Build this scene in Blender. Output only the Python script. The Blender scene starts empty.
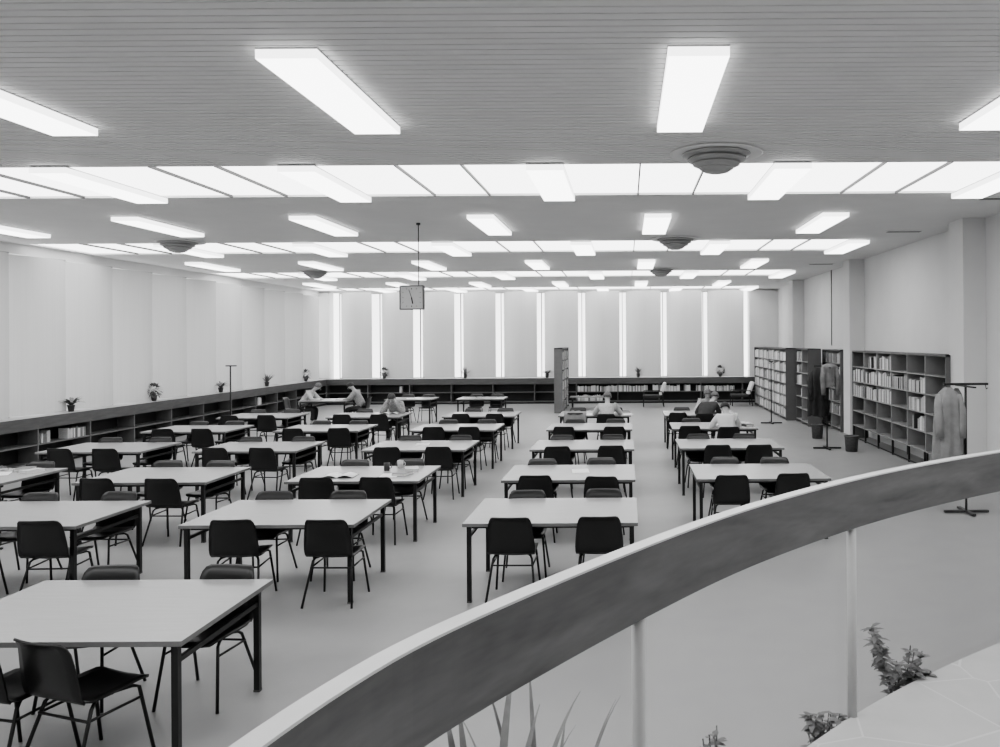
import bpy, bmesh, math, random
from mathutils import Vector, Matrix
R = random.Random(7)
scn = bpy.context.scene
COL = scn.collection
PI = math.pi

# ------------------------------------------------------------------ materials
def g2l(v):
    v = v / 255.0
    return v / 12.92 if v <= 0.04045 else ((v + 0.055) / 1.055) ** 2.4
def mat(name, grey, rough=0.6, noise=0.06, scale=8.0, metal=0.0, spec=0.4, stretch=None, bump=0.0, detail=3.0):
    m = bpy.data.materials.new(name); m.use_nodes = True
    nt = m.node_tree; b = nt.nodes['Principled BSDF']
    b.inputs['Roughness'].default_value = rough
    b.inputs['Metallic'].default_value = metal
    b.inputs['Specular IOR Level'].default_value = spec
    L = g2l(grey)
    tc = nt.nodes.new('ShaderNodeTexCoord'); mp = nt.nodes.new('ShaderNodeMapping')
    if stretch: mp.inputs['Scale'].default_value = stretch
    nz = nt.nodes.new('ShaderNodeTexNoise'); nz.inputs['Scale'].default_value = scale; nz.inputs['Detail'].default_value = detail
    cr = nt.nodes.new('ShaderNodeValToRGB')
    a, c = L * (1 - noise), L * (1 + noise)
    cr.color_ramp.elements[0].position = 0.3; cr.color_ramp.elements[1].position = 0.7
    cr.color_ramp.elements[0].color = (a, a, a, 1); cr.color_ramp.elements[1].color = (c, c, c, 1)
    nt.links.new(tc.outputs['Object'], mp.inputs['Vector']); nt.links.new(mp.outputs['Vector'], nz.inputs['Vector'])
    nt.links.new(nz.outputs['Fac'], cr.inputs['Fac']); nt.links.new(cr.outputs['Color'], b.inputs['Base Color'])
    if bump:
        bp = nt.nodes.new('ShaderNodeBump'); bp.inputs['Strength'].default_value = bump
        nt.links.new(nz.outputs['Fac'], bp.inputs['Height']); nt.links.new(bp.outputs['Normal'], b.inputs['Normal'])
    return m
def emit(name, v, strength):
    m = bpy.data.materials.new(name); m.use_nodes = True; nt = m.node_tree
    nt.nodes.remove(nt.nodes['Principled BSDF'])
    e = nt.nodes.new('ShaderNodeEmission'); e.inputs['Color'].default_value = (v, v, v, 1); e.inputs['Strength'].default_value = strength
    nt.links.new(e.outputs[0], nt.nodes['Material Output'].inputs[0])
    return m
def glassmat(name, tint=0.97, gloss=0.06):
    m = bpy.data.materials.new(name); m.use_nodes = True; nt = m.node_tree
    nt.nodes.remove(nt.nodes['Principled BSDF'])
    t = nt.nodes.new('ShaderNodeBsdfTransparent'); t.inputs[0].default_value = (tint, tint, tint, 1)
    g = nt.nodes.new('ShaderNodeBsdfGlossy'); g.inputs['Roughness'].default_value = 0.02
    mx = nt.nodes.new('ShaderNodeMixShader'); mx.inputs[0].default_value = gloss
    nt.links.new(t.outputs[0], mx.inputs[1]); nt.links.new(g.outputs[0], mx.inputs[2])
    nt.links.new(mx.outputs[0], nt.nodes['Material Output'].inputs[0])
    return m
def blindmat(name, grey, trans):
    m = bpy.data.materials.new(name); m.use_nodes = True; nt = m.node_tree
    nt.nodes.remove(nt.nodes['Principled BSDF'])
    L = g2l(grey)
    tc = nt.nodes.new('ShaderNodeTexCoord'); mp = nt.nodes.new('ShaderNodeMapping'); mp.inputs['Scale'].default_value = (60, 60, 0.4)
    nz = nt.nodes.new('ShaderNodeTexNoise'); nz.inputs['Scale'].default_value = 1.0
    cr = nt.nodes.new('ShaderNodeValToRGB')
    cr.color_ramp.elements[0].color = (L*.93, L*.93, L*.93, 1); cr.color_ramp.elements[1].color = (L*1.05, L*1.05, L*1.05, 1)
    d = nt.nodes.new('ShaderNodeBsdfDiffuse'); t = nt.nodes.new('ShaderNodeBsdfTranslucent')
    mx = nt.nodes.new('ShaderNodeMixShader'); mx.inputs[0].default_value = trans
    nt.links.new(tc.outputs['Object'], mp.inputs['Vector']); nt.links.new(mp.outputs['Vector'], nz.inputs['Vector'])
    nt.links.new(nz.outputs['Fac'], cr.inputs['Fac'])
    nt.links.new(cr.outputs['Color'], d.inputs[0]); nt.links.new(cr.outputs['Color'], t.inputs[0])
    nt.links.new(d.outputs[0], mx.inputs[1]); nt.links.new(t.outputs[0], mx.inputs[2])
    nt.links.new(mx.outputs[0], nt.nodes['Material Output'].inputs[0])
    return m
def woodmat(name, grey, contrast=0.3, rough=0.45):
    m = bpy.data.materials.new(name); m.use_nodes = True; nt = m.node_tree; b = nt.nodes['Principled BSDF']
    b.inputs['Roughness'].default_value = rough; b.inputs['Specular IOR Level'].default_value = 0.3
    tc = nt.nodes.new('ShaderNodeTexCoord'); mp = nt.nodes.new('ShaderNodeMapping'); mp.inputs['Scale'].default_value = (0.9, 0.9, 5.0)
    n1 = nt.nodes.new('ShaderNodeTexNoise'); n1.inputs['Scale'].default_value = 1.2; n1.inputs['Detail'].default_value = 2; n1.inputs['Distortion'].default_value = 1.6
    w = nt.nodes.new('ShaderNodeTexNoise'); w.inputs['Scale'].default_value = 14; w.inputs['Detail'].default_value = 5
    ad = nt.nodes.new('ShaderNodeMath'); ad.operation = 'MULTIPLY_ADD'; ad.inputs[1].default_value = 0.25
    cr = nt.nodes.new('ShaderNodeValToRGB'); L = g2l(grey)
    cr.color_ramp.elements[0].position = .4; cr.color_ramp.elements[1].position = .85
    a, c = L*(1-contrast), L*(1+contrast)
    cr.color_ramp.elements[0].color = (a, a, a, 1); cr.color_ramp.elements[1].color = (c, c, c, 1)
    nt.links.new(tc.outputs['Object'], mp.inputs['Vector']); nt.links.new(mp.outputs['Vector'], n1.inputs['Vector']); nt.links.new(mp.outputs['Vector'], w.inputs['Vector'])
    nt.links.new(w.outputs['Fac'], ad.inputs[0]); nt.links.new(n1.outputs['Fac'], ad.inputs[2])
    nt.links.new(ad.outputs[0], cr.inputs['Fac']); nt.links.new(cr.outputs['Color'], b.inputs['Base Color'])
    return m
def stonemat(name, grey):
    m = bpy.data.materials.new(name); m.use_nodes = True; nt = m.node_tree; b = nt.nodes['Principled BSDF']
    b.inputs['Roughness'].default_value = 0.7
    tc = nt.nodes.new('ShaderNodeTexCoord')
    v = nt.nodes.new('ShaderNodeTexVoronoi'); v.feature = 'DISTANCE_TO_EDGE'; v.inputs['Scale'].default_value = 1.9
    lt = nt.nodes.new('ShaderNodeMath'); lt.operation = 'LESS_THAN'; lt.inputs[1].default_value = 0.008
    nz = nt.nodes.new('ShaderNodeTexNoise'); nz.inputs['Scale'].default_value = 6; nz.inputs['Detail'].default_value = 6
    cr = nt.nodes.new('ShaderNodeValToRGB'); L = g2l(grey)
    cr.color_ramp.elements[0].color = (L*.88,)*3 + (1,); cr.color_ramp.elements[1].color = (L*1.08,)*3 + (1,)
    mx = nt.nodes.new('ShaderNodeMix'); mx.data_type = 'RGBA'; mx.inputs['B'].default_value = (L*1.15,)*3 + (1,)
    nt.links.new(tc.outputs['Object'], v.inputs['Vector']); nt.links.new(tc.outputs['Object'], nz.inputs['Vector'])
    nt.links.new(v.outputs['Distance'], lt.inputs[0]); nt.links.new(nz.outputs['Fac'], cr.inputs['Fac'])
    nt.links.new(lt.outputs[0], mx.inputs['Factor']); nt.links.new(cr.outputs['Color'], mx.inputs['A']); nt.links.new(mx.outputs['Result'], b.inputs['Base Color'])
    return m

M = dict(
    floor=mat('floor_lino', 156, .42, .03, 3, spec=.35),
    ceil=mat('ceiling_slats', 222, .6, .02, 2),
    wall=mat('wall_plaster', 214, .8, .02, 2),
    pillar=mat('pillar_plaster', 216, .8, .02, 2),
    tabletop=mat('tabletop_laminate', 162, .26, .03, 3, spec=.5, stretch=(1, 12, 1)),
    tableedge=mat('table_edge', 120, .5, .05),
    steel=mat('dark_steel', 26, .4, .05, spec=.5),
    shell=mat('black_shell', 20, .36, .1, 20, spec=.6),
    light=emit('fixture_diffuser', 1.0, 5.5),
    lightside=emit('fixture_side', 1.0, 3.5),
    sky=emit('skylight_panel', 1.0, 4.5),
    bar=mat('bar_metal', 85, .5),
    vent=mat('vent_metal', 165, .45, .05, spec=.4),
    ventd=mat('vent_dark', 90, .6),
    blind=blindmat('blind_fabric', 202, .2),
    frame=mat('window_frame', 165, .6),
    framed=mat('window_frame_dark', 200, .6),
    glass=glassmat('window_glass', .97, .04),
    bglass=glassmat('balustrade_glass', .97, .035),
    ledge=mat('ledge_top', 175, .45, .04),
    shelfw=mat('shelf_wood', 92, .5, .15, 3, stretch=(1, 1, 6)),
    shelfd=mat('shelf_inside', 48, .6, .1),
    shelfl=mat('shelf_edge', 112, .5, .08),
    steelcase=mat('bookcase_steel', 110, .5, .06),
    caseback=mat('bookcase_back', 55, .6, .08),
    caseedge=mat('bookcase_edge', 150, .5, .05),
    panel=mat('bookcase_panel', 108, .5, .05),
    rail=woodmat('rail_wood', 104, .3),
    lit_top=mat('rail_lit_top', 205, .4, .05, 6),  # pale tone paints in the light falling on the handrail's top
    post=mat('post_metal', 185, .5, .03),
    stone=stonemat('stone_paving', 178),
    leaf=mat('leaf', 105, .5, .35, 12),
    leafl=mat('leaf_light', 130, .5, .3, 12),
    pot=mat('pot_clay', 88, .6),
    soil=mat('soil', 45, .9, .3, 30),
    planter=mat('planter_concrete', 165, .8),
    rack=mat('rack_metal', 45, .4, spec=.5),
    coatd=mat('coat_dark', 52, .9, .15, 10),
    coatm=mat('coat_mid', 122, .9, .15, 10),
    coatl=mat('coat_light', 142, .9, .1, 10),
    skin=mat('skin', 178, .55, .04),
    hair=mat('hair_dark', 62, .6, .25, 40),
    hairm=mat('hair_mid', 105, .6, .25, 40),
    shirtw=mat('shirt_white', 228, .85, .03),
    shirtl=mat('shirt_light', 185, .85, .12, 30),
    shirtp=mat('shirt_patterned', 150, .85, .35, 45),
    jacket=mat('jacket_dark', 70, .9, .15),
    trous=mat('trousers_dark', 58, .9, .1),
    eye=mat('eye_dark', 25, .3), lip=mat('lip', 130, .5),
    paper=mat('paper', 228, .8, .02), bookd=mat('book_dark', 70, .6, .2), bookm=mat('book_mid', 130, .6, .2),
    bookl=mat('book_light', 190, .6, .15), bookw=mat('book_pale', 222, .6, .1),
    clockf=mat('clock_face', 196, .6, .02), clockd=mat('clock_dark', 35, .5),
    basket=mat('basket', 92, .7, .2, 30), cushion=mat('cushion_white', 226, .8),
    cushiond=mat('upholstery_dark', 62, .8),
    tree=mat('tree_leaves', 150, .9, .2), trunk=mat('tree_trunk', 110, .9, .2),
    ground=mat('outside_ground', 150, .9, .1),
)

# ------------------------------------------------------------------ mesh helpers
class MB:
    def __init__(s): s.v = []; s.f = []; s.mi = []; s.cur = 0; s.smooth = []
    def add(s, vs, fs, smooth=False):
        o = len(s.v); s.v += [tuple(v) for v in vs]
        for f in fs: s.f.append([i + o for i in f]); s.mi.append(s.cur); s.smooth.append(smooth)
        return s
    def box(s, x0, x1, y0, y1, z0, z1):
        return s.add([(x0,y0,z0),(x1,y0,z0),(x1,y1,z0),(x0,y1,z0),(x0,y0,z1),(x1,y0,z1),(x1,y1,z1),(x0,y1,z1)],
                     [(0,3,2,1),(4,5,6,7),(0,1,5,4),(1,2,6,5),(2,3,7,6),(3,0,4,7)])
    def bar(s, a, b, w, h=None):           # rectangular bar a->b
        a, b = Vector(a), Vector(b); h = h or w; d = (b - a).normalized()
        up = Vector((0,0,1)) if abs(d.z) < .95 else Vector((0,1,0))
        x = d.cross(up).normalized() * w / 2; y = x.cross(d).normalized() * h / 2
        vs = [p + q for p in (a, b) for q in (-x - y, x - y, x + y, -x + y)]
        return s.add(vs, [(0,1,2,3),(7,6,5,4),(0,4,5,1),(1,5,6,2),(2,6,7,3),(3,7,4,0)])
    def tube(s, pts, r, n=8, rs=None):
        pts = [Vector(p) for p in pts]; vs = []; fs = []; prev = None
        for i, p in enumerate(pts):
            d = (pts[min(i+1, len(pts)-1)] - pts[max(i-1, 0)]).normalized()
            if prev is None:
                up = Vector((0,0,1)) if abs(d.z) < .9 else Vector((1,0,0))
                prev = d.cross(up).normalized()
            x = (prev - d * prev.dot(d)).normalized(); prev = x; y = d.cross(x)
            rr = rs[i] if rs else r
            for k in range(n):
                a = 2*PI*k/n; vs.append(p + (x*math.cos(a) + y*math.sin(a)) * rr)
        for i in range(len(pts)-1):
            for k in range(n):
                fs.append((i*n+k, i*n+(k+1)%n, (i+1)*n+(k+1)%n, (i+1)*n+k))
        fs.append(tuple(range(n-1,-1,-1))); fs.append(tuple(range((len(pts)-1)*n, len(pts)*n)))
        return s.add(vs, fs, True)
    def lathe(s, prof, n=24, c=(0,0,0)):
        vs = []; fs = []
        for r, z in prof:
            for k in range(n):
                a = 2*PI*k/n; vs.append((c[0]+r*math.cos(a), c[1]+r*math.sin(a), c[2]+z))
        for i in range(len(prof)-1):
            for k in range(n): fs.append((i*n+k, i*n+(k+1)%n, (i+1)*n+(k+1)%n, (i+1)*n+k))
        return s.add(vs, fs, True)
    def grid(s, rows, smooth=True, close=False):
        nr, nc = len(rows), len(rows[0]); vs = [p for r in rows for p in r]; fs = []
        for i in range(nr-1):
            for j in range(nc if close else nc-1):
                k = (j+1) % nc
                fs.append((i*nc+j, i*nc+k, (i+1)*nc+k, (i+1)*nc+j))
        return s.add(vs, fs, smooth)
    def build(s, name, mats, parent=None, solid=0, bevel=0):
        me = bpy.data.meshes.new(name); me.from_pydata(s.v, [], s.f)
        if not isinstance(mats, (list, tuple)): mats = [mats]
        for m in mats: me.materials.append(m)
        me.polygons.foreach_set('material_index', s.mi); me.polygons.foreach_set('use_smooth', s.smooth)
        me.update()
        o = bpy.data.objects.new(name, me); COL.objects.link(o)
        if parent is not None: o.parent = parent
        if solid:
            md = o.modifiers.new('Solidify', 'SOLIDIFY'); md.thickness = solid; md.offset = 0
        if bevel:
            md = o.modifiers.new('Bevel', 'BEVEL'); md.width = bevel; md.segments = 2; md.limit_method = 'ANGLE'
        return o
def B(*a): return MB().box(*a)
def tag(o, label, cat, group=None, kind=None):
    o['label'] = label; o['category'] = cat
    if group: o['group'] = group
    if kind: o['kind'] = kind
    return o
def struct(o): o['kind'] = 'structure'; return o
def empty(name, loc=(0,0,0), rz=0):
    o = bpy.data.objects.new(name, None); COL.objects.link(o); o.location = loc; o.rotation_euler = (0,0,rz)
    o.empty_display_size = .1; return o
def copy_tree(o, parent=None):
    kids = list(o.children); c = o.copy(); COL.objects.link(c)
    if parent is not None: c.parent = parent
    for k in kids: copy_tree(k, c)
    return c
ORD = {1:'first',2:'second',3:'third',4:'fourth',5:'fifth',6:'sixth',7:'seventh',8:'eighth',9:'ninth',10:'tenth',11:'eleventh',12:'twelfth',13:'thirteenth',14:'fourteenth',15:'fifteenth',16:'sixteenth',17:'seventeenth',18:'eighteenth',19:'nineteenth'}

# ------------------------------------------------------------------ camera (eye 2.39 m above the hall floor)
H0 = 2.39
cam = bpy.data.cameras.new('camera'); co = bpy.data.objects.new('camera', cam); COL.objects.link(co)
cam.sensor_width = 36; cam.lens = 29.52; cam.clip_end = 300
cam.shift_x = -0.127; cam.shift_y = -0.0335
co.matrix_world = Matrix.Translation((0,0,H0)) @ Matrix.Rotation(PI/2, 4, 'X') @ Matrix.Rotation(math.radians(-0.35), 4, 'Z')
scn.camera = co

# ------------------------------------------------------------------ shell
XL, XR, YF, YB, ZC = -12.15, 5.87, 31.8, -4.0, 4.35
struct(B(XL-.3, XR+.3, YB-.3, YF+.6, -.2, 0).build('floor', M['floor']))
struct(B(XR, XR+.3, YB, YF+.6, 0, ZC+.3).build('wall_right', M['wall']))
struct(B(XL-.3, XR+.3, YB-.3, YB, 0, ZC+.3).build('wall_back', M['wall']))
w = MB(); w.box(XL-.3, XL, YB, YF+.5, 0, .93); w.box(XL-.3, XL+.22, YB, YF+.5, 4.14, ZC+.2); w.box(XL-.3, XL, YB, 1.5, .93, 4.14)
struct(w.build('wall_left', M['wall']))
w = MB(); w.box(XL, XR, YF+.1, YF+.5, 0, .93); w.box(XL, XR, YF+.1, YF+.5, 4.29, ZC+.2); w.box(4.75, XR, YF, YF+.5, .93, 4.29)
w.box(XL, -11.55, YF, YF+.5, .93, 4.29)
struct(w.build('wall_far', M['wall']))
for i, yp in enumerate((13.4, 20.25, 27.2)):
    struct(B(5.50, XR, yp, yp+.6, 0, ZC).build('trim_%d' % (i+1), M['pillar']))
# ceiling: slats running across the room, open where the four skylight strips are
STRIPS = [(9.13+7.05*i, 11.08+7.05*i) for i in range(-1,3)] + [(30.25, 31.6)]
SX0, SX1 = -11.8, 4.75
cm = MB()
p = .1
def slats(x0, x1, y0, y1):
    n = max(1, round((y1-y0)/p)); q = (y1-y0)/n; rows = []
    for i in range(n):
        y = y0+i*q
        for dy, dz in ((0,0),(q*.78,0),(q*.80,.011),(q*.98,.011)): rows.append([(x0,y+dy,ZC+dz),(x1,y+dy,ZC+dz)])
    rows.append([(x0,y1,ZC),(x1,y1,ZC)])
    cm.grid(rows, False)
ys = YB
for a, b in STRIPS:
    slats(XL, XR, ys, a); slats(XL, SX0, a, b); slats(SX1, XR, a, b); ys = b
slats(XL, XR, ys, YF+.1)
cm.box(XL-.3, XR+.3, YB-.3, YF+.6, ZC+.3, ZC+.4)
for a, b in STRIPS:
    cm.box(SX0-.03, SX0, a-.03, b+.03, ZC, ZC+.3); cm.box(SX1, SX1+.03, a-.03, b+.03, ZC, ZC+.3)
    cm.box(SX0, SX1, a-.03, a, ZC, ZC+.3); cm.box(SX0, SX1, b, b+.03, ZC, ZC+.3)
struct(cm.build('ceiling', M['ceil']))
wn = 1
for a, b in STRIPS:
    o = empty('window_%d' % wn, ((SX0+SX1)/2, (a+b)/2, ZC)); struct(o); wn += 1
    w2, d2 = (SX1-SX0)/2, (b-a)/2
    B(-w2, w2, -d2, d2, .03, .05).build('light_panel', M['sky'], o)
    k = MB(); x = 3.45
    xs = []
    for j in range(-1, 7):
        base = 3.02 - 2.74*j
        xs += [base-.12, base+.62]
    for x in xs:
        if SX0+.1 < x < SX1-.1: k.box(x-.008-(SX0+SX1)/2, x+.008-(SX0+SX1)/2, -d2, d2, -.005, .029)
    k.build('glazing_bar', M['bar'], o)

# ------------------------------------------------------------------ ceiling lights
def make_light():
    r = empty('ceiling_light')
    B(-.205, .205, -1.0, 1.0, -.012, 0).build('housing', M['wall'], r)
    d = MB()
    d.box(-.205, .205, -1.0, 1.0, -.075, -.012)
    for i in range(len(d.f)): d.mi[i] = 1
    d.mi[0] = 0
    d.build('diffuser', [M['light'], M['lightside']], r)
    return r
proto = make_light(); first = True
rown = 0
for k in range(-3,8):
    yc = 6.45 + 3.6*k if k % 2 == 0 else 10.02 + 7.1*((k-1)/2)
    if k == 7: yc = 30.7
    lefts = [3.03-2.745*j for j in range(6)] if k % 2 == 0 else [4.37-2.735*j for j in range(6)]
    for j, x in enumerate(lefts):
        if k % 2 == 1 and x < -11: continue
        o = proto if first else copy_tree(proto); first = False
        # the lights that hang in a strip sit under its panel
        o.location = (x+.205, yc, ZC - (0 if k % 2 == 0 else .012))
        where = 'on the slats' if k % 2 == 0 else 'under skylight'
        if k < 0: tag(o, 'oblong white light behind the view of the picture', 'ceiling light', 'oblong lights behind the picture'); continue
        tag(o, 'oblong white light %s, %s row from the front, %s from the right' % (where, ORD[k+1], ORD[j+1]), 'ceiling light', 'oblong ceiling lights')

# ------------------------------------------------------------------ round ceiling diffusers
def make_vent():
    r = empty('ceiling_diffuser')
    m = MB(); m.lathe([(.34,0),(.47,0),(.49,-.012),(.47,-.02),(.34,-.012)], 40); m.build('ceiling_ring', M['ceil'], r)
    for i, (ro, z0) in enumerate(((.36,-.02),(.31,-.075),(.25,-.125),(.18,-.17))):
        m = MB(); m.lathe([(ro*.62, z0+.02),(ro, z0+.0),(ro*.98, z0-.016),(ro*.72, z0-.05),(ro*.55, z0-.05)], 40); m.build('dish', M['vent'], r)
    m = MB(); m.lathe([(.001,-.235),(.09,-.232),(.13,-.21),(.13,-.19),(.001,-.19)], 30); m.build('centre_cone', M['vent'], r)
    m = MB(); m.lathe([(.24,-.0),(.2,-.08),(.12,-.19),(.001,-.19)], 24); m.build('throat', M['ventd'], r)
    return r
vp = make_vent()
for i, (x, y, lb) in enumerate(((.95,8.62,'nearest, large and dark in front of the first skylight strip'),(.95,15.9,'right of centre by the second skylight strip'),(.95,22.7,'right of centre by the third skylight strip'),(-8.7,15.9,'on the left side by the second skylight strip'),(-8.62,22.7,'on the left side by the third skylight strip'))):
    o = vp if i == 0 else copy_tree(vp); o.location = (x, y, ZC); o.scale = (1,1,.9)
    tag(o, 'round stepped metal air diffuser ' + lb, 'air vent', 'round ceiling diffusers')
def slot(x0, x1, y, lb):
    r = empty('ceiling_vent', ((x0+x1)/2, y, ZC)); h = (x1-x0)/2
    B(-h, h, -.09, .09, -.012, .0).build('frame', M['ceil'], r)
    m = MB(); m.box(-h+.02, h-.02, -.06, -.02, -.016, -.012); m.box(-h+.02, h-.02, .02, .06, -.016, -.012); m.build('slots', M['bar'], r)
    tag(r, lb, 'air vent', 'narrow ceiling vents along the right side')
slot(4.95, 5.6, 11.5, 'narrow slot vent in the ceiling by the nearest right pillar')
slot(4.75, 5.4, 15.0, 'narrow slot vent in the ceiling above the long wall bookcase')
slot(4.75, 5.4, 21.4, 'narrow slot vent in the ceiling near the second right pillar')

# ------------------------------------------------------------------ windows and blinds
PM = 1.56
frame_kids = None
def make_window(w, z0, z1, name):
    r = empty(name); struct(r)
    m = MB(); m.box(-.014,.014,-.03,.03,z0,z1); m.box(w-.014,w+.014,-.03,.03,z0,z1); m.box(0,w,-.05,.05,z0,z0+.05); m.box(0,w,-.05,.05,z1-.05,z1)
    m.build('window_frame', M['framed'], r)
    B(.03, w-.03, -.005, .005, z0+.05, z1-.05).build('pane', M['glass'], r)
    return r
pw = make_window(PM, .93, 4.14, 'window_5')
k = 0; y = 15.7 - PM*9
while y < YF - .3:
    o = pw if k == 0 else copy_tree(pw)
    o.name = 'window_%d' % (5+k); o.location = (XL-.1, y, 0); o.rotation_euler = (0,0,PI/2); k += 1; y += PM
wn = 5+k
pw2 = make_window(1.577, .93, 4.29, 'window_x'); k = 0
for k in range(10):
    o = pw2 if k == 0 else copy_tree(pw2)
    o.name = 'window_%d' % (wn+k); o.location = (-11.22+1.577*k, YF+.25, 0)
def blind(L, z0, z1, bow=.16):
    rows = []
    n = 14
    for z in (z0, z1):
        rows.append([(L*i/n, -bow*math.sin(PI*i/n) , z) for i in range(n+1)])
    return rows
def make_blind(L, z0, z1, name='window_blind', bow=.16):
    r = empty(name)
    m = MB(); m.grid(blind(L, z0, z1, bow)); m.build('fabric_panel', M['blind'], r)
    m = MB(); m.bar((0,0,z1),(L,0,z1),.03,.03); m.build('head_rail', M['frame'], r)
    m = MB(); m.bar((0,-.0,z0+.01),(L,-.0,z0+.01),.02,.02); m.build('bottom_bar', M['frame'], r)
    return r
# left wall: each panel leans out of the window line at its far edge
LB = 1.62; dx = .42
pb = make_blind(LB, .985, 4.11); k = 0; y = 15.46 - PM*8; n = 1
ang = math.atan2(PM, dx)
while y < YF - .9:
    o = pb if k == 0 else copy_tree(pb); k += 1
    o.location = (XL+.06, y+.02, 0); o.rotation_euler = (0,0,ang)
    if y > 12: tag(o, 'tall white fabric blind on the left wall, %s from the far corner' % ORD[int(round((YF-.9-y)/PM))+1], 'blind', 'blinds along the left wall')
    else: tag(o, 'tall white fabric blind on the left wall nearer than the picture shows', 'blind', 'near left wall blinds')
    y += PM
# far wall
LF = math.hypot(1.337, .475)
pf = make_blind(LF, .985, 4.27, bow=.3)
for k in range(10):
    o = pf if k == 0 else copy_tree(pf)
    o.location = (-11.08+1.577*k, YF+.02, 0); o.rotation_euler = (0,0,-math.atan2(.475,1.337))
    tag(o, 'tall white fabric blind on the far wall, %s from the left corner' % ORD[k+1], 'blind', 'blinds along the far wall')

# ------------------------------------------------------------------ low shelves with ledge along left and far wall
def ledge_unit(L, name):                # local: x along the wall, front at y=0 facing -y, back at y=.62
    r = empty(name)
    B(0, L, -.04, .62, .94, .97).build('ledge_top', M['ledge'], r)
    B(0, L, -.05, -.02, .74, .969).build('front_lip', M['shelfw'], r)
    m = MB()
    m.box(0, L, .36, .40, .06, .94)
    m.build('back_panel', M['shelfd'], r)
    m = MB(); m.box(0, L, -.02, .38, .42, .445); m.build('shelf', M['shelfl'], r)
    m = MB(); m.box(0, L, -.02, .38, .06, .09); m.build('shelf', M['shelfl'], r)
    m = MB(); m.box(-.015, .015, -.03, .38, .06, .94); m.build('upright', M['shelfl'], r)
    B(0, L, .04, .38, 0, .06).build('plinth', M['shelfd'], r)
    return r
pu = ledge_unit(1.55, 'low_bookcase'); k = 0
y = 17.4 - 1.55*8
while y < YF - 1.2:
    L = 1.55
    o = pu if k == 0 else copy_tree(pu); k += 1
    o.location = (-11.42, y, 0); o.rotation_euler = (0,0,PI/2)
    o.rotation_euler = (0,0,PI/2)
    # local -y must face +x
    tag(o, 'low dark shelf bay with pale ledge, left wall, %s from the far corner' % ORD[max(1,int(round((YF-1.2-y)/1.55)))], 'bookcase', 'low shelf bays under the left windows')
    y += 1.55
LEFT_END = y
k = 0; x = -11.4
pu2 = ledge_unit(1.577, 'low_bookcase')
while x < 4.6:
    o = pu2 if k == 0 else copy_tree(pu2); k += 1
    o.location = (x, 31.05, 0)
    tag(o, 'low dark shelf bay with ledge, far wall, %s from the left corner' % ORD[k], 'bookcase', 'low shelf bays under the far windows')
    x += 1.577
# filler at the left/far corner
c = MB(); c.box(-12.1, -11.42, LEFT_END, 31.7, .94, .97); c.box(-12.1, -11.46, LEFT_END, 31.7, 0, .94)
tag(c.build('corner_cabinet', M['shelfw']), 'closed dark corner cabinet where the two rows of low shelves meet', 'cabinet')

# ------------------------------------------------------------------ books
books = []           # (x, y, z, width dir angle, w, h, d, material key, label, group)
def fill(x, y, z, ang, L, hmax, dens, lab, grp, keys=('bookm','bookl','bookw','bookl','bookd'), wmin=.025, wmax=.055, depth=.2, bias=None):
    """row of books starting at x,y going along ang; spines face the side at -90 degrees from ang"""
    t = .015; rr = R
    ca, sa = math.cos(ang), math.sin(ang)
    gap = 0
    while t < L-.06:
        if rr.random() > dens:
            t += rr.uniform(.05,.2); continue
        n = rr.randint(2,7)
        hh = hmax*rr.uniform(.66,.9)
        for _ in range(n):
            w = rr.uniform(wmin, wmax)
            if t+w > L-.03: break
            h = min(hmax-.03, hh*rr.uniform(.9,1.08))
            books.append((x+ca*(t+w/2), y+sa*(t+w/2), z, ang, w*.94, h, depth*rr.uniform(.85,1), rr.choice(keys), lab, grp))
            t += w

# tall steel bookcases -------------------------------------------------------
def tall_case(name, nb, bw, depth, levels, top, legs=0.0, back=True, legbars=False):
    """local x along the case, front at y=0 facing -y"""
    r = empty(name); L = nb*bw
    for i in range(nb+1):
        m = MB(); m.box(i*bw-.014, i*bw+.014, 0, depth, legs if legs and 0 < i < nb else 0, top); m.build('upright', M['caseedge'] if 0 < i < nb else M['panel'], r)
    for z in levels:
        m = MB(); m.box(.014, L-.014, .003, depth, z-.02, z); m.build('shelf', M['caseedge'], r)
    m = MB(); m.box(-.014, L+.014, 0, depth, top-.03, top); m.build('top_board', M['shelfw'], r)
    if back:
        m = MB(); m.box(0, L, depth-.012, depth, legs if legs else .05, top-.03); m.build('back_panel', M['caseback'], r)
    if legbars:
        for i in range(nb+1):
            m = MB(); m.bar((i*bw, .03, 0), (i*bw, .03, legs), .035); m.bar((i*bw, depth-.04, 0),(i*bw, depth-.04, legs), .035); m.build('leg', M['steel'], r)
        m = MB(); m.bar((0,.03,.03),(L,.03,.03),.02); m.build('foot_rail', M['steel'], r)
    return r
A90 = -PI/2      # along -Y, front facing -X :  local -y -> world -x
def place_case(o, x, y): o.location = (x, y, 0); o.rotation_euler = (0,0,A90)
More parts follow.
